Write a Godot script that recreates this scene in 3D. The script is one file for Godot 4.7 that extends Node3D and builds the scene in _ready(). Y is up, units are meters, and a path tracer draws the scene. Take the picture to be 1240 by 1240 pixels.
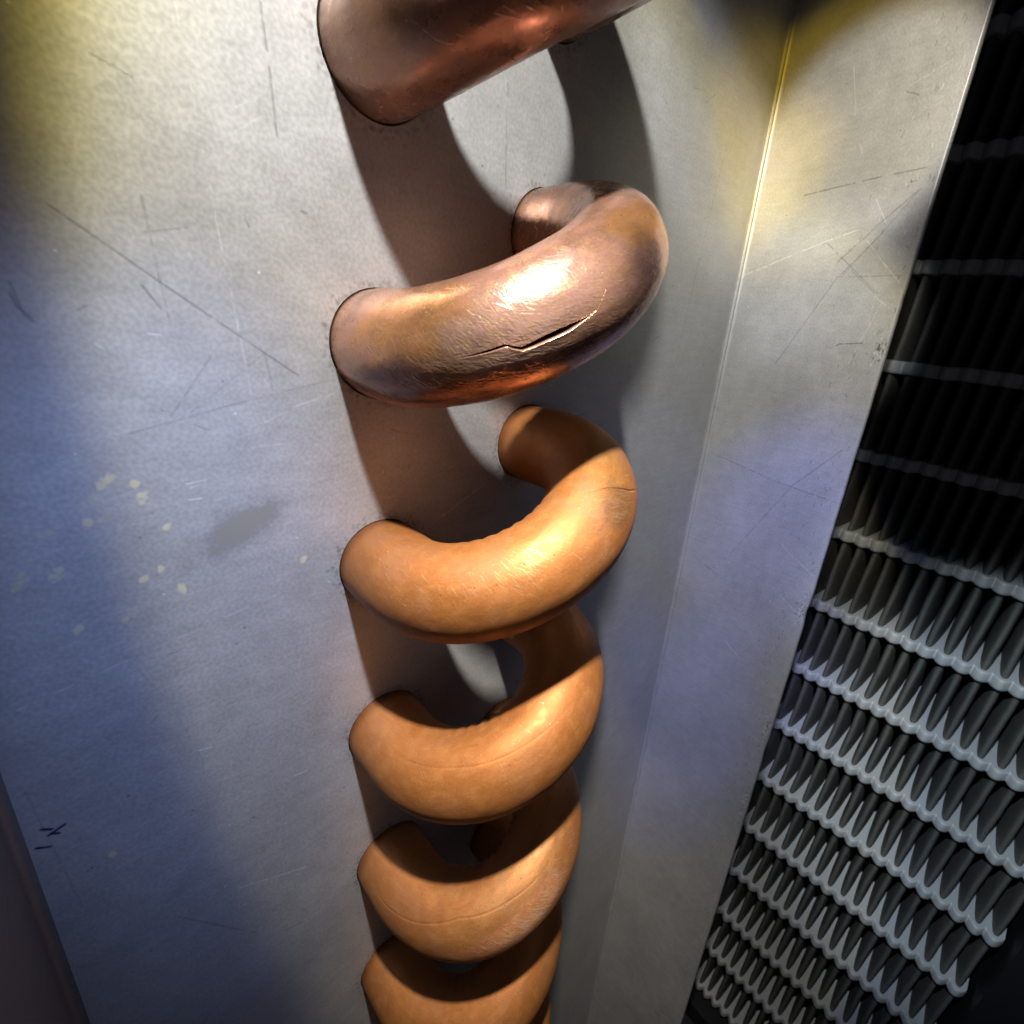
extends Node3D
# Copper return bends of a coil in front of a bent sheet-metal end plate, a pleated filter behind, lit by one hand torch.
# All sizes below are in millimetres and are multiplied by S (the close-up is built enlarged).
const S := 0.004
const PITCH := 25.4
var rng := RandomNumberGenerator.new()
var used := {}
const TORCH := Vector3(-22.5, 49.5, 48.5)

func _ready():
	rng.seed = 7
	# ---- camera
	var cam := Camera3D.new()
	cam.name = "camera"
	cam.position = Vector3(-26.185, -23.513, 50.922) * S
	cam.basis = Basis.from_euler(Vector3(-0.33842, -0.74642, 0.07382))
	cam.near = 0.01
	cam.far = 20.0
	cam.fov = 92.12
	var lens := CameraAttributesPhysical.new()
	lens.frustum_focal_length = 12.0 / tan(deg_to_rad(92.12 / 2.0))
	lens.frustum_focus_distance = 0.066 * S * 1000.0
	lens.exposure_aperture = lens.frustum_focal_length / (0.25 * S * 1000.0)
	lens.frustum_near = 0.01
	lens.frustum_far = 20.0
	cam.attributes = lens
	add_child(cam)
	cam.current = true
	# ---- surroundings: a dark cabinet, hardly any light of its own
	var env := Environment.new()
	env.background_mode = Environment.BG_COLOR
	env.background_color = Color(0.006, 0.006, 0.007).linear_to_srgb()
	env.tonemap_mode = Environment.TONE_MAPPER_LINEAR
	env.tonemap_exposure = 1.0
	env.sdfgi_enabled = true
	env.ssao_enabled = true
	env.ssil_enabled = true
	var we := WorldEnvironment.new()
	we.environment = env
	add_child(we)
	# ---- the torch: one lens, whose beam is warm towards the top of its disc and blue towards the bottom
	beam("torch_main", Color(0.97, 0.98, 1.0), 0.118, 3.5, -2.0, 30.4, 0.18)
	beam("torch_middle", Color(0.97, 0.97, 1.0), 0.12, 2.0, -10.0, 26.0, 1.0)
	beam("torch_yellow_fringe", Color(1.0, 0.92, 0.36), 0.10, 2.0, 0.5, 30.9, 0.08)
	beam("torch_blue_fringe", Color(0.52, 0.66, 1.0), 0.09, 5.0, -5.0, 32.0, 0.5)
	beam("torch_blue_lobe", Color(0.56, 0.70, 1.0), 0.30, -16.5, -21.5, 12.0, 1.0)
	beam("torch_blue_edge", Color(0.36, 0.46, 1.0), 0.30, 21.0, -2.0, 9.0, 1.0)
	beam("torch_blue_tail", Color(0.34, 0.46, 1.0), 0.36, 13.5, -11.0, 7.5, 1.0)
	beam("torch_core", Color(1.0, 0.95, 0.88), 0.43, 4.0, -22.0, 15.0, 0.9)
	beam("torch_side", Color(0.88, 0.95, 1.0), 0.5, 34.0, -13.0, 14.0, 0.8)
	beam("torch_upper_lobe", Color(0.95, 0.97, 1.0), 0.15, 29.8, 25.0, 8.6, 0.35)
	beam("torch_upper_fringe", Color(1.0, 0.84, 0.22), 0.07, 27.5, 26.2, 10.0, 0.2)
	beam("torch_upper_spill", Color(0.95, 0.96, 1.0), 0.13, 16.5, 23.5, 9.0, 0.7)
	beam("torch_yellow_spot", Color(1.0, 0.84, 0.20), 0.17, 22.5, 25.5, 6.5, 1.0)
	beam("torch_right_spill", Color(0.95, 0.96, 1.0), 0.12, 25.5, 15.0, 7.5, 1.0)
	# added fill lifting the shadows, for bounced torchlight: weak, broad, from behind the camera
	var back := AreaLight3D.new()
	back.name = "added_fill_light"
	back.area_size = Vector2(60, 70) * S
	back.light_color = Color(0.95, 0.95, 1.0)
	back.light_energy = 0.008
	back.area_range = 6.0
	back.area_attenuation = 2.0
	back.shadow_enabled = true
	add_child(back)
	back.look_at_from_position(Vector3(-22, -40, 108) * S, Vector3(12, -62, 0) * S, Vector3.UP)

	build_plate()
	build_bends()
	build_filter()

func beam(called, color, energy, ax, ay, angle, blend):
	var axis := Vector3(0.45, -0.75, -0.5).normalized()
	var right := axis.cross(Vector3.UP).normalized()
	var up := right.cross(axis)
	var l := SpotLight3D.new()
	l.name = called
	l.light_color = color
	l.light_energy = energy
	l.spot_angle = angle
	l.spot_angle_attenuation = blend
	l.spot_range = 6.0
	l.spot_attenuation = 2.0
	l.light_size = 0.01
	l.shadow_enabled = true
	add_child(l)
	var d: Vector3 = axis + right * tan(deg_to_rad(ax)) + up * tan(deg_to_rad(ay))
	l.look_at_from_position(TORCH * S, TORCH * S + d.normalized(), Vector3(0.1, 1, 0.05))

# ------------------------------------------------------------------ helpers
func lin(r, g, b) -> Color:
	return Color(r, g, b).linear_to_srgb()

func numbered(called: String) -> String:
	var n: int = used.get(called, 0)
	used[called] = n + 1
	return called if n == 0 else "%s_%03d" % [called, n]

func part(called, mesh, material, parent):
	var o := MeshInstance3D.new()
	o.name = called
	o.mesh = mesh
	o.material_override = material
	parent.add_child(o, true)
	return o

func thing(called, label, category, group = ""):
	var o := Node3D.new()
	o.name = numbered(called)
	add_child(o)
	tag(o, label, category, group)
	return o

func tag(o, label, category, group = ""):
	o.set_meta("label", label)
	o.set_meta("category", category)
	if group:
		o.set_meta("group", group)

# a mesh from rows of points (mm); smooth normals from the grid; uv per point
func grid_mesh(rows: Array, uvs: Array, closed := false, colors: Array = [], flip := false, skip := -1, gap_rows := []) -> ArrayMesh:
	var nr := rows.size()
	var nc: int = rows[0].size()
	var v := PackedVector3Array()
	var n := PackedVector3Array()
	var t := PackedVector2Array()
	var c := PackedColorArray()
	var idx := PackedInt32Array()
	for i in nr:
		var a: PackedVector3Array = rows[maxi(i - 1, 0)]
		var b: PackedVector3Array = rows[mini(i + 1, nr - 1)]
		var m: PackedVector3Array = rows[i]
		for j in nc:
			var jp := j + 1
			var jm := j - 1
			if closed:
				if jp >= nc: jp = 1
				if jm < 0: jm = nc - 2
			else:
				jp = mini(jp, nc - 1)
				jm = maxi(jm, 0)
			var du := b[j] - a[j]
			var dv := m[jp] - m[jm]
			var nn := du.cross(dv).normalized()
			n.append(-nn if flip else nn)
			v.append(m[j] * S)
			t.append(uvs[i][j])
			if colors.size():
				c.append(colors[i][j])
	for i in nr - 1:
		for j in nc - 1:
			if j == skip and gap_rows.has(i):
				continue
			var p := i * nc + j
			var q := p + nc
			if flip:
				idx.append_array([p, q, p + 1, p + 1, q, q + 1])
			else:
				idx.append_array([p, p + 1, q, p + 1, q + 1, q])
	var arr := []
	arr.resize(Mesh.ARRAY_MAX)
	arr[Mesh.ARRAY_VERTEX] = v
	arr[Mesh.ARRAY_NORMAL] = n
	arr[Mesh.ARRAY_TEX_UV] = t
	if colors.size():
		arr[Mesh.ARRAY_COLOR] = c
	arr[Mesh.ARRAY_INDEX] = idx
	var am := ArrayMesh.new()
	am.add_surface_from_arrays(Mesh.PRIMITIVE_TRIANGLES, arr)
	return am

func noise_bytes(w, h, freq, octaves, sd, sx := 1.0, kind := FastNoiseLite.TYPE_SIMPLEX_SMOOTH) -> PackedByteArray:
	var f := FastNoiseLite.new()
	f.noise_type = kind
	f.seed = sd
	f.frequency = freq
	f.fractal_octaves = octaves
	var im: Image
	if sx == 1.0:
		im = f.get_image(w, h, false, false, true)
	else:
		im = f.get_image(maxi(8, int(w / sx)), h, false, false, true)
		im.resize(w, h, Image.INTERPOLATE_CUBIC)
	im.convert(Image.FORMAT_L8)
	return im.get_data()

func tex(bytes: PackedByteArray, w, h, rgb_: bool) -> ImageTexture:
	return ImageTexture.create_from_image(Image.create_from_data(w, h, false, Image.FORMAT_RGB8 if rgb_ else Image.FORMAT_L8, bytes))

# three maps of one surface and a brush that marks all three
class Sheet:
	var w: int
	var h: int
	var px: float   # pixels per mm across
	var py: float
	var col: PackedByteArray
	var rough: PackedByteArray
	var high: PackedByteArray
	func dab(x: float, y: float, r: float, c: Color, a: float, ro: float, hi: float, wrap := false):
		var x0 := int(floor(x - r))
		var y0 := int(floor(y - r))
		for j in range(y0, int(ceil(y + r)) + 1):
			var jj := j
			if wrap: jj = posmod(j, h)
			if jj < 0 or jj >= h: continue
			for i in range(x0, int(ceil(x + r)) + 1):
				if i < 0 or i >= w: continue
				var d := Vector2(i - x, j - y).length()
				var k: float = clampf(r + 0.5 - d, 0.0, 1.0) * a
				if k <= 0.0: continue
				var p := jj * w + i
				col[p * 3] = int(lerpf(col[p * 3], c.r8, k))
				col[p * 3 + 1] = int(lerpf(col[p * 3 + 1], c.g8, k))
				col[p * 3 + 2] = int(lerpf(col[p * 3 + 2], c.b8, k))
				if ro >= 0.0: rough[p] = int(lerpf(rough[p], ro * 255.0, k))
				if hi >= 0.0: high[p] = int(lerpf(high[p], hi * 255.0, k))
	func line(pts: Array, r: float, c: Color, a: float, ro: float, hi: float, g: RandomNumberGenerator, broken := 0.0, wrap := false):
		for s in pts.size() - 1:
			var p := Vector2(pts[s][0], pts[s][1])
			var q := Vector2(pts[s + 1][0], pts[s + 1][1])
			var n := maxi(1, int(p.distance_to(q) / 0.7))
			var f := 1.0
			for i in n:
				if g.randf() < 0.12: f = 0.0 if g.randf() < broken else g.randf_range(0.35, 1.0)
				var o := p.lerp(q, float(i) / n)
				if f > 0.0: dab(o.x, o.y, r, c, a * f, ro, hi, wrap)

func sheet_metal(w: int, h: int, mm_w: float, mm_h: float, sd: int) -> Sheet:
	var s := Sheet.new()
	s.w = w
	s.h = h
	s.px = w / mm_w
	s.py = h / mm_h
	var fine := noise_bytes(w, h, 0.22, 2, sd)
	var mid := noise_bytes(w, h, 0.03, 3, sd + 1)
	var big := noise_bytes(w, h, 0.005, 4, sd + 2)
	var streak := noise_bytes(w, h, 0.09, 2, sd + 3, 7.0)
	s.col.resize(w * h * 3)
	s.rough.resize(w * h)
	s.high.resize(w * h)
	for i in w * h:
		var k := (fine[i] - 128) * 0.09 + (mid[i] - 128) * 0.04 + (big[i] - 128) * 0.05 + (streak[i] - 128) * 0.03
		var v := 172.0 + k
		s.col[i * 3] = int(v + 1.0)
		s.col[i * 3 + 1] = int(v)
		s.col[i * 3 + 2] = int(v - 1.0)
		s.rough[i] = int(clampf(120.0 + (fine[i] - 128) * 0.07 + (mid[i] - 128) * 0.06 + (big[i] - 128) * 0.08, 40, 240))
		s.high[i] = int(clampf(128.0 + (fine[i] - 128) * 0.2 + (streak[i] - 128) * 0.2 + (mid[i] - 128) * 0.15, 0, 255))
	return s

func sheet_material(s: Sheet, called: String) -> StandardMaterial3D:
	var m := StandardMaterial3D.new()
	m.resource_name = called
	m.albedo_texture = tex(s.col, s.w, s.h, true)
	m.metallic = 0.38
	m.roughness = 1.0
	m.roughness_texture = tex(s.rough, s.w, s.h, false)
	m.heightmap_enabled = true
	m.heightmap_texture = tex(s.high, s.w, s.h, false)
	m.heightmap_scale = 0.012
	return m

# ------------------------------------------------------------------ end plate
const X0 := -37.0
const Y0 := 36.0
const PW := 114.0
const PH := 227.5
const CREASE := 76.3
const LEFT := -36.5
const BOTTOM := -320.0
const TOP := 62.0

func plate_uv(x, y) -> Vector2:
	return Vector2((x - X0) / PW, (Y0 - y) / PH)

func hole_of(b: int, right: bool) -> Vector2:
	var j: Array = jitter(b)
	return Vector2(22.265 + j[2], -b * PITCH + 13.387 + j[3]) if right else Vector2(j[0], -b * PITCH + j[1])

func jitter(b: int) -> Array:
	# measured differences of each bend from the pattern: left foot x y, right foot x y, leg, radius, stretch, lean
	var J := {0: [0.27, -0.05, -0.21, 0.34, -0.07, -0.06, 0.0, 0.02], 1: [0.17, 0.13, 0.79, 0.53, -0.92, 0.15, -0.07, -0.05], 2: [-0.21, 0.29, 0.52, -0.16, 0.54, -0.07, -0.05, -0.03],
		3: [-0.16, 0.21, -0.19, -0.82, 0.66, -0.04, -0.02, 0.06], 4: [0.06, 0.27, -0.42, -0.09, 0.1, -0.04, 0.03, -0.01], 5: [-0.13, -0.05, -0.22, -0.06, -0.23, -0.01, -0.01, 0.01]}
	return J.get(b, [0.0, 0.0, 0.0, 0.0, 0.0, 0.0, 0.0, 0.0])

func build_plate():
	var s := sheet_metal(1026, 2048, PW, PH, 11)
	var g := RandomNumberGenerator.new()
	g.seed = 5
	var dark := lin(0.10, 0.10, 0.10)
	var pale := lin(0.85, 0.85, 0.85)
	var D := [[[-24.8, -17.0], [-18.6, -21.5], [-11.6, -26.4], [-8.7, -28.4]], [[-19.3, -15.3], [-19.0, -20.6], [-18.6, -25.5]], [[-20.2, -21.6], [-19.1, -23.3]], [[-16.0, -26.7], [-19.7, -31.9]],
		[[-22.7, -33.1], [-14.9, -31.0], [-5.6, -28.8]], [[-9.6, -0.3], [-9.3, -4.3], [-9.1, -9.0]], [[-11.6, -26.6], [-11.2, -30.0]], [[-27.8, -23.0], [-27.6, -23.8], [-26.9, -24.8]],
		[[-26.1, -53.5], [-23.5, -60.0], [-21.7, -68.5], [-22.1, -76.7], [-23.2, -77.7]], [[-26.6, -88.7], [-19.3, -99.5]], [[15.6, 2.5], [15.8, -2.4], [16.1, -7.5]], [[62.8, 7.0], [60.6, -9.2], [58.9, -25.8]],
		[[65.6, -18.3], [70.8, -23.2]], [[-12.3, -15.5], [-11.9, -16.2]], [[-7.5, -14.1], [-6.9, -14.2]], [[-18.2, -31.6], [-10.9, -25.8]], [[-27.7, -22.2], [-27.3, -24.6]], [[-34.7, -64.0], [-33.5, -80.2]]]
	var W := [0.8, 0.5, 0.8, 0.5, 0.4, 0.9, 0.4, 0.9, 0.15, 0.6, 0.6, 0.5, 0.5, 0.8, 0.9, 0.3, 0.5, 0.3]
	var L := [[[-15.5, -2.6], [-15.0, -8.7], [-14.3, -17.5], [-13.7, -23.6], [-13.1, -30.3]], [[-12.2, -32.7], [-9.0, -31.2], [-5.2, -30.1]], [[-33.6, -55.6], [-26.8, -54.1], [-15.5, -51.8]], [[-19.3, -37.9], [-17.6, -37.7]],
		[[-19.3, -39.4], [-18.2, -39.4]], [[-19.0, -38.3], [-18.3, -38.1]], [[-21.9, -67.1], [-20.5, -67.4]], [[-20.3, -89.9], [-12.4, -93.3]], [[-12.8, -76.8], [-11.1, -76.9]], [[8.4, -46.2], [15.8, -42.5]]]
	var to_px := func(l): return l.map(func(p): return [(p[0] - X0) * s.px, (Y0 - p[1]) * s.py])
	# a wide rubbed smear and the pale dried drops left of the third bend
	var spots := [[-24.77, -36.77, 9, 4], [-25.3, -37.25, 4, 3], [-22.95, -37.37, 4, 3], [-22.7, -38.72, 7, 5], [-26.26, -38.47, 13, 5], [-25.44, -39.66, 9, 9], [-26.55, -40.22, 4, 4], [-29.05, -40.61, 12, 4], [-29.19, -44.31, 9, 5],
		[-31.16, -44.04, 6, 6], [-31.6, -44.68, 6, 4], [-23.63, -46.27, 5, 3], [-22.29, -45.6, 3, 3], [-25.23, -49.6, 14, 4], [-28.7, -49.64, 7, 3], [-21.26, -41.65, 4, 2], [-20.92, -47.98, 4, 5], [-9.61, -47.86, 5, 3], [-30.31, -75.22, 6, 4]]
	for k in 500:
		var dx := g.randfn() * 2.3
		s.dab((-15.4 + dx - X0) * s.px, (Y0 + 43.0 - dx * 0.45 + g.randfn() * 1.0) * s.py, g.randf_range(2, 9), lin(0.30, 0.29, 0.26), 0.005, 0.6, -1)
	for k in spots.size():
		var q: Array = spots[k]
		var faint: float = 0.35 if q[2] > 10 or k in [5, 9, 10] else 0.85
		for i in 26:
			var a := g.randf() * TAU
			var r := sqrt(g.randf())
			var o := Vector2(cos(a) * q[2], sin(a) * q[3]).rotated(-0.5) * r * 0.15
			s.dab((q[0] - X0 + o.x * 0.42) * s.px, (Y0 - q[1] + o.y * 0.6) * s.py, g.randf_range(0.7, 1.7), lin(0.60, 0.54, 0.37), faint * 0.75, 0.7, 0.75)
	for k in D.size():
		s.line(to_px.call(D[k]), 0.4 + W[k] * 0.4, dark, 0.05 + W[k] * 0.28, 0.55, 0.1, g, 0.08)
	for k in L.size():
		s.line(to_px.call(L[k]), 0.6, pale, 0.28 if L[k].size() > 2 else 0.5, 0.25, 0.2, g, 0.5 if L[k].size() > 2 else 0.1)
	for l in [[[-34.5, -68.6], [-33.8, -69.1]], [[-34.2, -69.6], [-32.9, -69.1]], [[-34.0, -69.5], [-33.4, -69.9]], [[-35.2, -70.4], [-34.2, -71.0]]]:
		s.line(to_px.call(l), 0.8, lin(0.01, 0.012, 0.05), 0.9, 0.4, -1, g)   # marker strokes
	for b in range(-1, 7):   # dark dabs round the feet of the bends
		for right in [false, true]:
			var hc := hole_of(b, right)
			for k in 260:
				var a := g.randf() * TAU
				var r := 5.6 + absf(g.randfn()) * 0.5
				s.dab((hc.x + cos(a) * r - X0) * s.px, (Y0 - hc.y - sin(a) * r) * s.py, g.randf_range(0.6, 2.2), lin(0.10, 0.08, 0.06), 0.16, 0.7, -1)
	for k in 900:   # specks, nicks and hair scratches
		var x := g.randf() * s.w
		var y := g.randf() * s.h
		var c := pale if g.randf() < 0.55 else dark
		if g.randf() < 0.72:
			s.dab(x, y, g.randf_range(0.3, 1.0), c, g.randf_range(0.3, 0.9), 0.3, 0.3)
		else:
			var a := g.randf_range(-0.7, 0.7) + (PI / 2 if g.randf() < 0.4 else 0.0)
			var len_ := g.randf_range(3, 30)
			s.line([[x, y], [x + cos(a) * len_, y + sin(a) * len_]], 0.45, c, g.randf_range(0.1, 0.4), 0.35, 0.25, g, 0.1)
	var metal := sheet_material(s, "galvanized sheet")

	var t = thing("coil_end_plate", "grey scratched sheet metal end plate with bent flanges, copper bends sticking out of it", "metal plate")
	var am := ArrayMesh.new()
	for side in 2:
		var z := 0.0 if side == 0 else -1.2
		var v := PackedVector3Array()
		var n := PackedVector3Array()
		var uv := PackedVector2Array()
		var tri := func(a: Vector2, b: Vector2, c: Vector2):
			for p in ([a, c, b] if side == 0 else [a, b, c]):
				v.append(Vector3(p.x, p.y, z) * S)
				n.append(Vector3(0, 0, 1.0 if side == 0 else -1.0))
				uv.append(plate_uv(p.x, p.y))
		var rect := func(xa, xb, ya, yb):
			tri.call(Vector2(xa, ya), Vector2(xb, ya), Vector2(xb, yb))
			tri.call(Vector2(xa, ya), Vector2(xb, yb), Vector2(xa, yb))
		rect.call(LEFT + 0.9, -8.0, BOTTOM, TOP)
		rect.call(8.0, 14.265, BOTTOM, TOP)
		rect.call(30.265, CREASE - 1.3, BOTTOM, TOP)
		for right in [false, true]:
			var cx := 22.265 if right else 0.0
			var below := BOTTOM
			for b in range(11, -2, -1):
				var cy := -b * PITCH + (13.387 if right else 0.0)
				rect.call(cx - 8.0, cx + 8.0, below, cy - 8.0)
				below = cy + 8.0
				var hc := hole_of(b, right)
				var R: float = (5.40 + jitter(b)[5] + 0.13) if side == 0 else 4.6
				for k in 48:
					var a0 := TAU * k / 48.0
					var a1 := TAU * (k + 1) / 48.0
					var i0 := hc + Vector2(cos(a0), sin(a0)) * R
					var i1 := hc + Vector2(cos(a1), sin(a1)) * R
					var o0 := Vector2(cx, cy) + sq(a0) * 8.0
					var o1 := Vector2(cx, cy) + sq(a1) * 8.0
					tri.call(i0, o0, o1)
					tri.call(i0, o1, i1)
			rect.call(cx - 8.0, cx + 8.0, below, TOP)
		var arr := []
		arr.resize(Mesh.ARRAY_MAX)
		arr[Mesh.ARRAY_VERTEX] = v
		arr[Mesh.ARRAY_NORMAL] = n
		arr[Mesh.ARRAY_TEX_UV] = uv
		am.add_surface_from_arrays(Mesh.PRIMITIVE_TRIANGLES, arr)
	part("plate_face", am, metal, t)

	# right flange: marks of its own
	var f := sheet_metal(448, 2048, 32.0, PH, 31)
	var fp := func(l): return l.map(func(p): return [(p[1] + 2.0) * f.px, (Y0 - p[0]) * f.py])
	var FD := [[[3.4, 8.8], [4.4, 18.6], [4.9, 26.3]], [[-7.6, 16.7], [-1.7, 21.9], [2.2, 25.7]], [[-9.6, 18.1], [-3.4, 22.3], [1.8, 25.4]], [[-24.6, 10.6], [-10.1, 17.3], [-3.4, 22.3]], [[-20.8, 20.1], [-20.5, 20.5], [-20.2, 23.9]],
		[[-4.5, 14.5], [-12.5, 24.0]], [[-8.8, 19.2], [-12.5, 23.6]], [[3.2, 24.0], [3.3, 25.9]], [[15.4, 20.2], [14.7, 21.8], [13.7, 22.3]], [[-19.6, 4.9], [-18.9, 5.9]], [[-9.8, 17.3], [-9.9, 26.5]], [[9.4, 21.1], [10.4, 21.4]],
		[[-44.1, 3.7], [-46.6, 16.4], [-47.7, 27.1]], [[-64.0, 10.7], [-46.5, 19.1], [-38.2, 25.5]], [[-68.8, 5.6], [-70.1, 8.7]], [[-105.3, 12.3], [-107.9, 13.6]], [[-48.4, 7.2], [-51.3, 8.5]]]
	var FW := [0.8, 0.6, 0.5, 0.6, 1.0, 0.6, 0.5, 0.6, 0.6, 0.6, 0.4, 0.5, 0.6, 0.6, 0.6, 0.6, 0.4]
	var FL := [[[-9.5, 0.3], [-6.8, 6.8], [-4.2, 14.0]], [[-4.2, 14.0], [-2.7, 18.9]], [[-4.5, 20.4], [-7.9, 23.5], [-11.0, 26.6]], [[1.3, 20.1], [-2.2, 22.4]], [[20.9, 11.8], [17.6, 12.8], [13.7, 13.9]], [[9.5, 15.7], [8.3, 16.3]],
		[[-23.6, 22.6], [-13.4, 25.0]], [[-12.9, 23.7], [-15.1, 26.7]], [[16.1, 20.4], [18.0, 25.0]], [[-68.1, 20.7], [-70.0, 23.8], [-71.6, 26.7]], [[-58.5, 19.9], [-60.6, 22.9]], [[-60.5, 23.1], [-62.7, 26.9]], [[-84.5, 14.0], [-86.5, 17.2]]]
	for k in FD.size():
		f.line(fp.call(FD[k]), 0.4 + FW[k] * 0.4, dark, 0.1 + 0.4 * FW[k], 0.6, 0.1, g, 0.08)
	for k in FL.size():
		f.line(fp.call(FL[k]), 0.6, pale, 0.55, 0.2, 0.2, g, 0.15)
	for k in 420:   # rubbed and nicked along the free edge
		var zz := 27.0 - absf(g.randfn()) * 3.2
		var yy := Y0 - g.randf() * PH
		var a := g.randf_range(-0.9, 0.9) + PI / 2
		f.line([[(zz + 2) * f.px, (Y0 - yy) * f.py], [(zz + 2) * f.px + cos(a) * 5, (Y0 - yy) * f.py + sin(a) * 7]], 0.6, dark if g.randf() < 0.7 else pale, g.randf_range(0.1, 0.5), 0.5, 0.25, g)
	for q in [[-71.0, 26.6, 1.2, 2.6], [-100.0, 26.9, 0.8, 4.0], [-21.5, 26.5, 0.9, 2.0], [-122.0, 26.9, 0.7, 5.0]]:
		for k in 60:
			f.dab((q[1] + 2 + g.randfn() * q[2] * 0.5) * f.px, (Y0 - q[0] + g.randfn() * q[3] * 0.5) * f.py, g.randf_range(0.6, 2.2), lin(0.85, 0.84, 0.8) if g.randf() < 0.6 else dark, 0.5, 0.2, g.randf_range(0.1, 0.9))
	for k in 260:
		f.dab(g.randf() * f.w, g.randf() * f.h, g.randf_range(0.3, 1.0), pale if g.randf() < 0.5 else dark, g.randf_range(0.3, 0.8), 0.3, 0.3)
	var fmetal := sheet_material(f, "galvanized flange")
	fmetal.heightmap_scale = 0.012
	part("flange", flange_mesh(CREASE, 1.0, 27.4), fmetal, t)
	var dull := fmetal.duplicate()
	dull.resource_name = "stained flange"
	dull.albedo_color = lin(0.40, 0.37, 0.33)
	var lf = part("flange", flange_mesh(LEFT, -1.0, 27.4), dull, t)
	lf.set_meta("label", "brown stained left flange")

func sq(a: float) -> Vector2:
	var d := Vector2(cos(a), sin(a))
	return d / maxf(absf(d.x), absf(d.y))

# a lip bent forward out of the plate: side 1 right of it, -1 left of it
func flange_mesh(x: float, side: float, height: float) -> ArrayMesh:
	var prof := []   # (offset from the corner along x inwards, z, flat position for the texture)
	var r := 1.3 if side > 0 else 0.9
	for k in 25:   # the fold, with a fine pressed ridge in it
		var a := PI / 2 * k / 24.0
		var rr := r - (0.24 * exp(-pow((k - 13.0) / 1.8, 2.0)) if side > 0 else 0.0)
		prof.append(Vector3(r - rr * sin(a), r - rr * cos(a), -2.0 + 4.0 * k / 24.0))
	for k in range(1, 8):
		prof.append(Vector3(0, lerpf(r, height - 0.15, k / 7.0), lerpf(r, height - 0.15, k / 7.0)))
	for k in range(1, 7):
		var a := PI / 2 * k / 6.0
		prof.append(Vector3(-0.45 + 0.45 * cos(a), height - 0.15 + 0.45 * sin(a), height + 0.1 * k))
	prof.append(Vector3(-0.9, height + 0.3, height + 1.0))
	prof.append(Vector3(-1.18, height + 0.1, height + 1.2))
	prof.append(Vector3(-1.25, height - 0.25, height + 1.4))
	prof.append(Vector3(-1.25, r, height + 2.0))
	prof.append(Vector3(-1.0, -0.4, height + 2.2))
	prof.append(Vector3(0.0, -1.2, height + 2.3))
	prof.append(Vector3(2.0, -1.2, height + 2.4))
	var f := FastNoiseLite.new()
	f.seed = 4
	f.frequency = 0.06
	var rows := []
	var uvs := []
	var n := 300
	for i in n + 1:
		var y := lerpf(TOP, BOTTOM, float(i) / n)
		var row := PackedVector3Array()
		var uv := PackedVector2Array()
		for p in prof:
			var e := smoothstep(height - 3.0, height, p.y)
			var nick := 0.0
			if side > 0:
				nick = -0.3 * exp(-pow((y + 71.0) / 1.6, 2)) - 0.1 * exp(-pow((y + 13.0) / 0.8, 2)) - 0.2 * exp(-pow((y + 106.0) / 2.5, 2))
			var zz: float = p.y + e * (f.get_noise_1d(y * 2.0) * 0.07 + nick)
			var xx: float = x - side * p.x + side * e * (f.get_noise_1d(y * 1.3 + 50) * 0.10 - nick * 0.6)
			row.append(Vector3(xx, y, zz))
			uv.append(Vector2((p.z + 2.0) / 32.0, (Y0 - y) / PH))
		rows.append(row)
		uvs.append(uv)
	return grid_mesh(rows, uvs, false, [], side < 0)

# ------------------------------------------------------------------ copper
const TU := 1024
const TV := 640

const BASE := 0.62
func tone(r, g, b) -> Color:
	return lin(minf(1.0, r / BASE), minf(1.0, g / BASE), minf(1.0, b / BASE))

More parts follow.
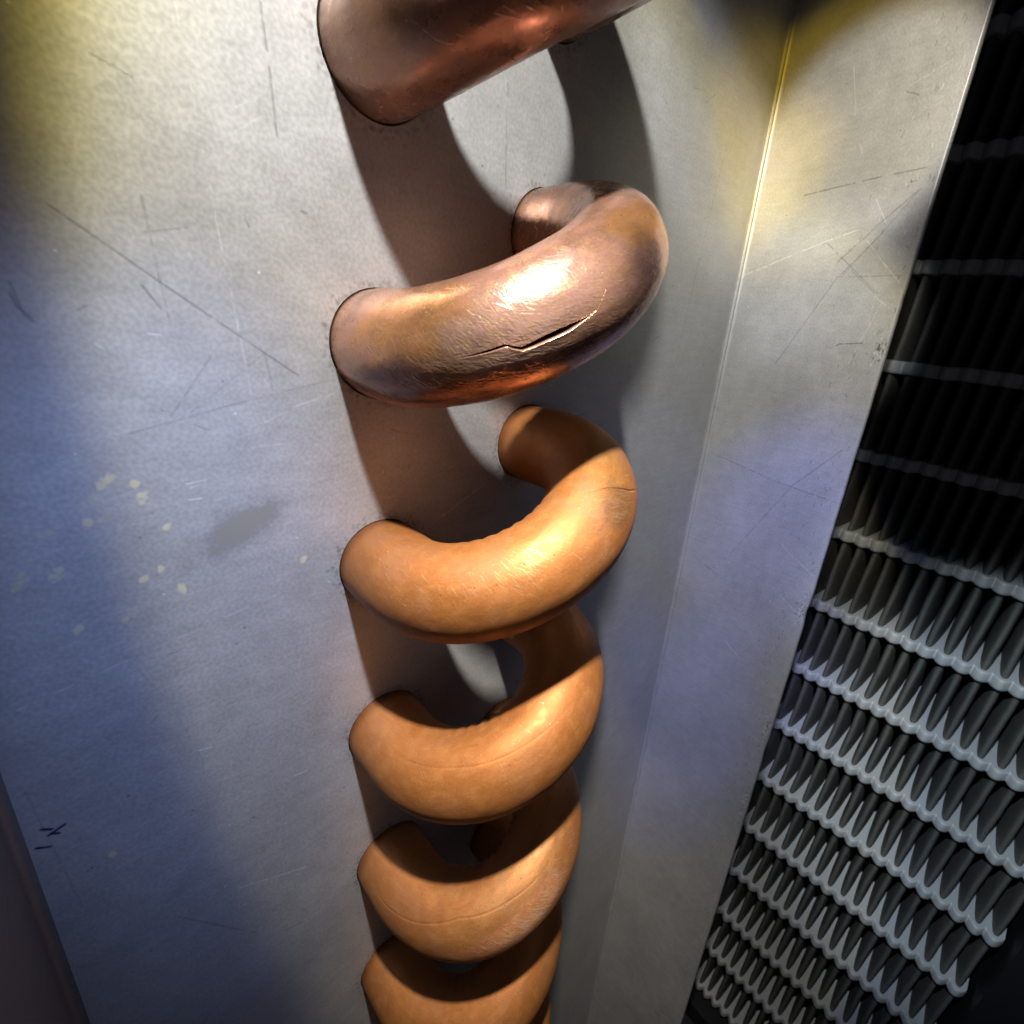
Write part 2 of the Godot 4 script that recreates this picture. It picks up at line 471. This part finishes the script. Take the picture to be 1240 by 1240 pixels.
func copper(sd: int, polish: Array, tarnish: float, specks: int, bare_look := 0.0) -> StandardMaterial3D:
	# polish: patches [s, angle in degrees, half length, half angle, number of strokes, direction]
	var s := Sheet.new()
	s.w = TU
	s.h = TV
	var fine := noise_bytes(TU, TV, 0.16, 2, sd)
	var mid := noise_bytes(TU, TV, 0.025, 4, sd + 1)
	var big := noise_bytes(TU, TV, 0.008, 4, sd + 2)
	var streak := noise_bytes(TU, TV, 0.12, 2, sd + 3, 9.0)
	s.col.resize(TU * TV * 3)
	s.rough.resize(TU * TV)
	s.high.resize(TU * TV)
	# linear colours over BASE: each vertex carries a tint round BASE
	var A := tone(0.385, 0.142, 0.038).lerp(tone(0.60, 0.30, 0.205), bare_look)    # orange, lightly oxidised
	var B := tone(0.31, 0.14, 0.075).lerp(tone(0.34, 0.18, 0.125), bare_look)      # brown violet tarnish
	var C := tone(0.42, 0.19, 0.048).lerp(tone(0.58, 0.32, 0.13), bare_look)        # ochre
	for i in TU * TV:
		var b := clampf((big[i] - 118) / 90.0 + (mid[i] - 128) / 300.0, 0.0, 1.0) * tarnish
		var o := clampf((mid[i] - 120) / 130.0, 0.0, 1.0) * 0.5
		var c := A.lerp(B, b).lerp(C, o)
		var k := 1.0 + (fine[i] - 128) * 0.0004 + (streak[i] - 128) * 0.0002
		s.col[i * 3] = int(clampf(c.r * k, 0, 1) * 255)
		s.col[i * 3 + 1] = int(clampf(c.g * k, 0, 1) * 255)
		s.col[i * 3 + 2] = int(clampf(c.b * k, 0, 1) * 255)
		s.rough[i] = int(clampf(lerpf(150.0, 60.0, bare_look) + (fine[i] - 128) * 0.06 + (mid[i] - 128) * 0.2 + (big[i] - 128) * 0.15, 45, 230))
		s.high[i] = int(clampf(128.0 + (fine[i] - 128) * 0.05 + (streak[i] - 128) * 0.03 + (mid[i] - 128) * 0.12, 0, 255))
	var g := RandomNumberGenerator.new()
	g.seed = sd
	var bare := tone(0.62, 0.42, 0.29)
	var ochre := tone(0.62, 0.40, 0.17)
	for q in polish:
		for k in int(q[4]):
			var u: float = q[0] + g.randfn() * q[2] * 0.5
			var v: float = fposmod(q[1] + g.randfn() * q[3] * 0.5, 360.0) / 360.0
			var a: float = q[5] + g.randfn() * 0.16
			var len_ := g.randf_range(4, 26)
			s.line([[u * TU, v * TV], [u * TU + cos(a) * len_, v * TV + sin(a) * len_]], g.randf_range(0.25, 0.6), bare if g.randf() < 0.6 else ochre, g.randf_range(0.15, 0.6), g.randf_range(0.15, 0.3), 0.95 if g.randf() < 0.5 else 0.08, g, 0.1, true)
	for k in specks:
		var up := g.randf() < 0.6
		s.dab(g.randf() * TU, g.randf() * TV, g.randf_range(0.5, 1.5), tone(0.6, 0.36, 0.17) if up else tone(0.12, 0.06, 0.04), g.randf_range(0.2, 0.8), 0.3 if up else 0.7, 0.95 if up else 0.1, true)
	var m := StandardMaterial3D.new()
	m.resource_name = "copper"
	m.albedo_texture = tex(s.col, TU, TV, true)
	m.vertex_color_use_as_albedo = true
	m.metallic = lerpf(0.5, 0.72, bare_look)
	if bare_look > 0.9:
		m.anisotropy_enabled = true
		m.anisotropy = -0.4
	m.roughness = 1.0
	m.roughness_texture = tex(s.rough, TU, TV, false)
	m.heightmap_enabled = true
	m.heightmap_texture = tex(s.high, TU, TV, false)
	m.heightmap_scale = 0.014 + 0.010 * bare_look
	return m

# bend b: spine, then rings; the ring's points follow the line of its crack or draw mark
func bend_mesh(b: int, crack: Array, opened: bool, wrinkle: float, patches: Array) -> ArrayMesh:
	var j := jitter(b)
	var A := Vector3(j[0], -b * PITCH + j[1], 0)
	var B := Vector3(22.265 + j[2], -b * PITCH + 13.387 + j[3], 0)
	var leg: float = 5.143 + j[4]
	var r: float = 5.399 + j[5]
	var sh: float = 1.0454 + j[6]
	var h := (B - A) / 2.0
	var R := h.length()
	var u := h / R
	var w := Vector3(-u.y, u.x, 0)
	var rise: Vector3 = Vector3(0, 0, sh) + w * j[7]
	var mid := (A + B) / 2.0 + Vector3(0, 0, leg)
	var fine_n := 420 if opened else 200
	var spine := PackedVector3Array()
	var tl := leg / (2 * leg + PI * R * (1 + sh) / 2)
	var back := 0.12   # behind the plate
	var ss := PackedFloat32Array()
	for i in fine_n + 1:
		ss.append(lerpf(-back, 1.0 + back, float(i) / fine_n))
	for s in ss:
		if s < tl:
			spine.append(A + Vector3(0, 0, leg * s / tl))
		elif s > 1.0 - tl:
			spine.append(B + Vector3(0, 0, leg * (1.0 - s) / tl))
		else:
			var a := PI * (s - tl) / (1.0 - 2.0 * tl)
			spine.append(mid - u * R * cos(a) + rise * R * sin(a))
	# angles of a ring, denser at the line
	var offs := PackedFloat32Array()
	var half := 90
	for k in range(-half, half + 1):
		var x := float(k) / half
		offs.append(signf(x) * (absf(x) * 40.0 + pow(absf(x), 3.0) * 140.0))
	var slit := half    # two points stand at 0 when it is open: the slit lies between them
	var rows := []
	var uvs := []
	var cols := []
	var open_rows := []
	var f := FastNoiseLite.new()
	f.seed = 20 + b
	f.frequency = 0.09
	for i in fine_n + 1:
		var s := ss[i]
		var T := (spine[mini(i + 1, fine_n)] - spine[maxi(i - 1, 0)]).normalized()
		var N := u.cross(Vector3(0, 0, 1))
		N = (N - T * N.dot(T)).normalized()
		var O := N.cross(T)
		# position of the line at this s
		var c := -90.0
		var width := 0.0
		if crack.size():
			c = crack[0][1]
			for q in crack.size() - 1:
				if s >= crack[q][0]:
					var k := clampf((s - crack[q][0]) / (crack[q + 1][0] - crack[q][0]), 0, 1)
					c = lerpf(crack[q][1], crack[q + 1][1], k)
					width = lerpf(crack[q][2], crack[q + 1][2], k) * (0.48 if opened else 1.0) if s < crack[-1][0] else 0.0
		var row := PackedVector3Array()
		var uv := PackedVector2Array()
		var col := PackedColorArray()
		var fade := smoothstep(-0.02, 0.05, s) * smoothstep(1.02, 0.95, s)
		for k in offs.size() + (4 if opened else 0):
			var off: float
			var inward := 0.0
			var lip := 0.0
			if opened:
				# ..., -w (top of lip), -w sunk, +w sunk, +w (top of lip), ...
				var kk := k
				var wd := rad_to_deg(width / r)
				if k < half:
					off = offs[k]
					off = minf(off, -wd - 0.15 * (half - k))
				elif k == half:
					off = -wd
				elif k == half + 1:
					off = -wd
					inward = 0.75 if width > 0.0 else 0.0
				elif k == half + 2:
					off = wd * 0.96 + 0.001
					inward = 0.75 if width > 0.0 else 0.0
				elif k == half + 3 or k == half + 4:
					off = wd + (0.001 if k == half + 3 else 0.35)
				else:
					kk = k - 4
					off = maxf(offs[kk], wd + 0.15 * (kk - half) + 0.35)
				if width <= 0.0 and k >= half and k <= half + 4:
					off = 0.06 * (k - half)
				if width > 0.0 and inward == 0.0:
					var near := exp(-pow((absf(off) - wd) * r * 0.01745 / 0.3, 2.0))
					lip = near * (0.05 if off > 0.0 else 0.02) * minf(1.0, width * 4.0) - (0.22 * exp(-pow(off * r * 0.01745 / 1.5, 2.0)) * minf(1.0, width * 6.0) if off < 0.0 else 0.0)
			else:
				off = offs[k]
				if width > 0.0:
					lip = -width * exp(-pow(off * r * 0.01745 / 0.14, 2.0))
			var ang := deg_to_rad(c + off)
			var inner := maxf(0.0, -cos(ang) - 0.15) / 0.85
			var mids := smoothstep(0.2, 0.4, s) * smoothstep(0.8, 0.6, s)
			var wr := wrinkle * inner * inner * mids * (0.5 + 0.5 * sin(s * 160.0 + b * 1.7 + 1.5 * f.get_noise_1d(s * 300.0)))
			var rr := r + lip - inward - wr + fade * f.get_noise_3d(s * 60.0, cos(ang) * 8.0, sin(ang) * 8.0) * 0.11 - 0.20 * mids * inner
			row.append(spine[i] + (O * cos(ang) + N * sin(ang)) * rr)
			uv.append(Vector2(s, (c + off) / 360.0))
			var tint := Color(BASE, BASE, BASE)
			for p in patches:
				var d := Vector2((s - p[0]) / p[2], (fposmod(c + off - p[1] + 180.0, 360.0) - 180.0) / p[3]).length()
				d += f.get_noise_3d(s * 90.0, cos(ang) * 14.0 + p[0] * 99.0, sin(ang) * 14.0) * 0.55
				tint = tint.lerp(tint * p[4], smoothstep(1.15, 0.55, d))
			# soldered foot: a little darker at the plate
			var foot := smoothstep(0.035, 0.0, minf(s, 1.0 - s) + 0.012 * f.get_noise_2d(ang * 9.0, b * 5.0))
			tint = tint.lerp(tint * Color(0.55, 0.5, 0.45), foot)
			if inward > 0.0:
				tint *= Color(0.16, 0.12, 0.10)   # shade of the opening painted into the crack walls
			tint.a = 1.0
			col.append(tint)
		row.append(row[0])
		uv.append(uv[0] + Vector2(0, 1.0))
		col.append(col[0])
		rows.append(row)
		uvs.append(uv)
		cols.append(col)
		if width > 0.0:
			open_rows.append(i)
	return grid_mesh(rows, uvs, true, cols, false, half + 1 if opened else -1, open_rows)

func build_bends():
	var group := "copper return bends in a column"
	var labels := {
		0: "copper return bend at the top edge of the picture, cut off by it",
		1: "copper return bend with a long crack and a bright glint on its front",
		2: "orange copper bend just below the cracked bend, with a purplish brown patch",
		3: "orange copper bend, second below the cracked one, with a wrinkled inner curve",
		4: "copper bend, third below the cracked one, scratched pinkish at its lower right",
		5: "copper bend, fourth below the cracked one, its lower edge cut by the picture",
		6: "copper bend in the bottom row, only a sliver of its right side showing"}
	var crack := [[0.262, -10.0, 0.0], [0.275, -9.6, 0.10], [0.2816, -9.3, 0.14], [0.3025, -8.6, 0.22], [0.3234, -8.6, 0.26], [0.3287, -5.3, 0.26], [0.3392, -0.8, 0.33], [0.3549, -0.9, 0.44], [0.3707, -1.3, 0.52],
		[0.3865, -1.2, 0.54], [0.4000, -1.0, 0.46], [0.4120, -1.4, 0.28], [0.4260, -2.0, 0.12], [0.4392, -3.5, 0.05], [0.4604, -14.5, 0.0]]
	var scar3 := [[0.18, -78.0, 0.0], [0.22, -76.0, 0.022], [0.31, -73.0, 0.028], [0.46, -60.0, 0.022], [0.57, -48.0, 0.0]]
	var scar4 := [[0.08, -55.0, 0.0], [0.14, -55.0, 0.028], [0.22, -60.0, 0.035], [0.33, -71.0, 0.035], [0.45, -62.0, 0.028], [0.58, -45.0, 0.0]]
	var worn := copper(100, [[0.30, -28, 0.16, 50, 700, 1.15], [0.18, -15, 0.12, 40, 420, 1.0], [0.38, -20, 0.14, 50, 500, 0.5], [0.30, 8, 0.12, 22, 260, 0.3], [0.55, -30, 0.1, 60, 260, 0.9]], 0.8, 1500, 1.0)
	var plain := copper(200, [[0.40, -48, 0.06, 22, 150, 1.1], [0.30, -54, 0.05, 16, 60, 1.2], [0.58, -34, 0.06, 30, 200, 1.0], [0.2, -66, 0.1, 40, 60, 0.6]], 0.45, 1100)
	var plain2 := copper(300, [[0.30, -60, 0.25, 50, 60, 1.2]], 0.3, 800)
	var pink := copper(400, [[0.45, -24, 0.11, 18, 900, 1.0], [0.52, -18, 0.07, 20, 160, 0.8], [0.12, -20, 0.1, 60, 160, 0.6]], 0.4, 1400, 0.12)
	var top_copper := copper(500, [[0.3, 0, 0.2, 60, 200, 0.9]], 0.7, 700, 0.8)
	for b in range(0, 7):
		var mesh: ArrayMesh
		var mat: StandardMaterial3D
		match b:
			1:
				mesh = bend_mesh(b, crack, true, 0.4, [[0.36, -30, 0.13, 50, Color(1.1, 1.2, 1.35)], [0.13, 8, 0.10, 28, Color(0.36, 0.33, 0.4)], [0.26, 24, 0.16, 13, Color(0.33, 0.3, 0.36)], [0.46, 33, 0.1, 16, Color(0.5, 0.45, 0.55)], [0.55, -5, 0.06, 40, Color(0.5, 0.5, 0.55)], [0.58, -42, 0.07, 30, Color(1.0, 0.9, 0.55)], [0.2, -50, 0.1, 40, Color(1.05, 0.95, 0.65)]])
				mat = worn
			2:
				mesh = bend_mesh(b, [[0.57, -70.0, 0.0], [0.6, -50.0, 0.10], [0.63, -20.0, 0.12], [0.66, 0.0, 0.0]], false, 0.45, [[0.585, -30, 0.06, 27, Color(0.62, 0.7, 0.9)], [0.65, -60, 0.06, 40, Color(0.85, 0.95, 0.8)]])
				mat = plain
			3:
				mesh = bend_mesh(b, scar3, false, 0.5, [])
				mat = plain2
			4:
				mesh = bend_mesh(b, scar4, false, 0.45, [[0.45, -24, 0.11, 20, Color(1.45, 1.3, 1.9)], [0.5, -60, 0.2, 60, Color(1.0, 1.1, 1.1)]])
				mat = pink
			_:
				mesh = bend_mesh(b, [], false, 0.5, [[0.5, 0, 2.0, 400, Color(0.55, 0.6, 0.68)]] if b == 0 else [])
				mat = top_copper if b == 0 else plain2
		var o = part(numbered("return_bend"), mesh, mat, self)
		tag(o, labels[b], "pipe bend", group)

# ------------------------------------------------------------------ filter
func build_filter():
	var root = thing("pleated_filter", "dark grey pleated air filter with rows of white glue beads, right of the plate", "air filter")
	root.rotation.x = 0.044
	root.position = Vector3(148.5, -177.7, 80.0) * S
	var media := StandardMaterial3D.new()
	media.resource_name = "filter media"
	media.albedo_color = lin(0.24, 0.235, 0.22)
	media.roughness = 0.75
	var grain := NoiseTexture2D.new()
	var nz := FastNoiseLite.new()
	nz.seed = 3
	nz.frequency = 0.12
	grain.noise = nz
	grain.seamless = true
	grain.width = 256
	grain.height = 256
	media.uv1_triplanar = true
	media.uv1_scale = Vector3.ONE * 22.0
	media.heightmap_enabled = true
	media.heightmap_texture = grain
	media.heightmap_scale = 0.06
	var ramp := Gradient.new()
	ramp.set_color(0, Color(0.55, 0.55, 0.53))
	ramp.set_color(1, Color(1, 1, 1))
	var gcol := NoiseTexture2D.new()
	gcol.noise = nz
	gcol.seamless = true
	gcol.width = 256
	gcol.height = 256
	gcol.color_ramp = ramp
	media.albedo_texture = gcol
	var glue := StandardMaterial3D.new()
	glue.resource_name = "white glue"
	glue.albedo_color = lin(0.56, 0.57, 0.575)
	glue.roughness = 0.45
	var count := 26
	var step := 4.05
	var top := 250.0
	var bottom := -130.0
	var nf := FastNoiseLite.new()
	nf.seed = 9
	nf.frequency = 0.11
	var pleats: Array[ArrayMesh] = []
	for variant in 4:
		# a fold: round tip in front, widening backwards; knobbly along the tip
		var prof := [Vector2(30, -2.0), Vector2(18, -1.8), Vector2(8, -1.42), Vector2(3, -1.05), Vector2(1.0, -0.76), Vector2(0.2, -0.44), Vector2(0.0, 0.0), Vector2(0.2, 0.44), Vector2(1.0, 0.76), Vector2(3, 1.05), Vector2(8, 1.42), Vector2(18, 1.8), Vector2(30, 2.0)]
		var rows := []
		var uvs := []
		var n := 240
		for i in n + 1:
			var y := lerpf(top, bottom, float(i) / n)
			var row := PackedVector3Array()
			var uv := PackedVector2Array()
			var wob := nf.get_noise_2d(y * 0.25, variant * 40.0) * 0.45
			var knob := nf.get_noise_2d(y * 6.0, variant * 70.0) * 0.2
			for p in prof:
				var e: float = clampf(1.0 - p.x / 20.0, 0, 1)
				row.append(Vector3(p.x + knob * e * e, y, p.y * (1.0 + knob * 0.6 * e) + wob * e))
				uv.append(Vector2(0, 0))
			rows.append(row)
			uvs.append(uv)
		pleats.append(grid_mesh(rows, uvs))
	for k in count:
		var o = part("pleat", pleats[(k * 7 + int(k / 4.0)) % 4], media, root)
		o.position = Vector3(rng.randf_range(-0.12, 0.12), 0, -k * step + rng.randf_range(-0.12, 0.12)) * S
	# glue beads: a scalloped shelf that follows the folds
	for row_n in range(-9, 6):
		var y0 := -row_n * 25.15 + rng.randf_range(-0.3, 0.3)
		var front := PackedVector2Array()   # (x, z)
		var per := 14
		for k in count:
			var jig := rng.randf_range(-0.15, 0.15)
			var deep := rng.randf_range(1.25, 1.7)
			for q in per:
				var x := (float(q) / per) * 2.0 - 1.0
				front.append(Vector2(0.6 - (deep + 0.8) * pow(0.5 + 0.5 * cos(PI * x), 0.42), -k * step - x * step * 0.5 + jig * (1.0 - x * x)))
		var levels := [[0.8, 1.75], [0.3, 1.6], [0.0, 1.0], [0.0, -0.8], [0.3, -1.5], [0.8, -1.75]]
		var rows := []
		var uvs := []
		for lv in [[30.0, 1.75]] + levels + [[30.0, -1.75]]:
			var row := PackedVector3Array()
			var uv := PackedVector2Array()
			for p in front:
				var sag := nf.get_noise_2d(p.y * 1.2, row_n * 31.0) * 0.35
				row.append(Vector3(30.0 if lv[0] > 20.0 else p.x + lv[0], y0 + lv[1] + sag, p.y))
				uv.append(Vector2(0, 0))
			rows.append(row)
			uvs.append(uv)
		part("glue_bead", grid_mesh(rows, uvs), glue, root)
	# black frame round the pack
	var black := StandardMaterial3D.new()
	black.resource_name = "black frame"
	black.albedo_color = lin(0.012, 0.012, 0.016)
	black.roughness = 0.6
	var frame := SurfaceTool.new()
	frame.begin(Mesh.PRIMITIVE_TRIANGLES)
	box(frame, Vector3(14, 60, 12.0), Vector3(40, 384, 17.0))
	part("frame_rail", frame.commit(), black, root)
	var frame2 := SurfaceTool.new()
	frame2.begin(Mesh.PRIMITIVE_TRIANGLES)
	box(frame2, Vector3(14, -136, -46), Vector3(40, 9, 132))
	part("frame_rail", frame2.commit(), black, root)
	var backing := SurfaceTool.new()
	backing.begin(Mesh.PRIMITIVE_TRIANGLES)
	box(backing, Vector3(31, 60, -48), Vector3(1.6, 380, 108))
	part("backing", backing.commit(), media, root)

func box(st: SurfaceTool, at: Vector3, size: Vector3):
	var m := BoxMesh.new()
	m.size = size * S
	st.append_from(m, 0, Transform3D(Basis.IDENTITY, at * S))
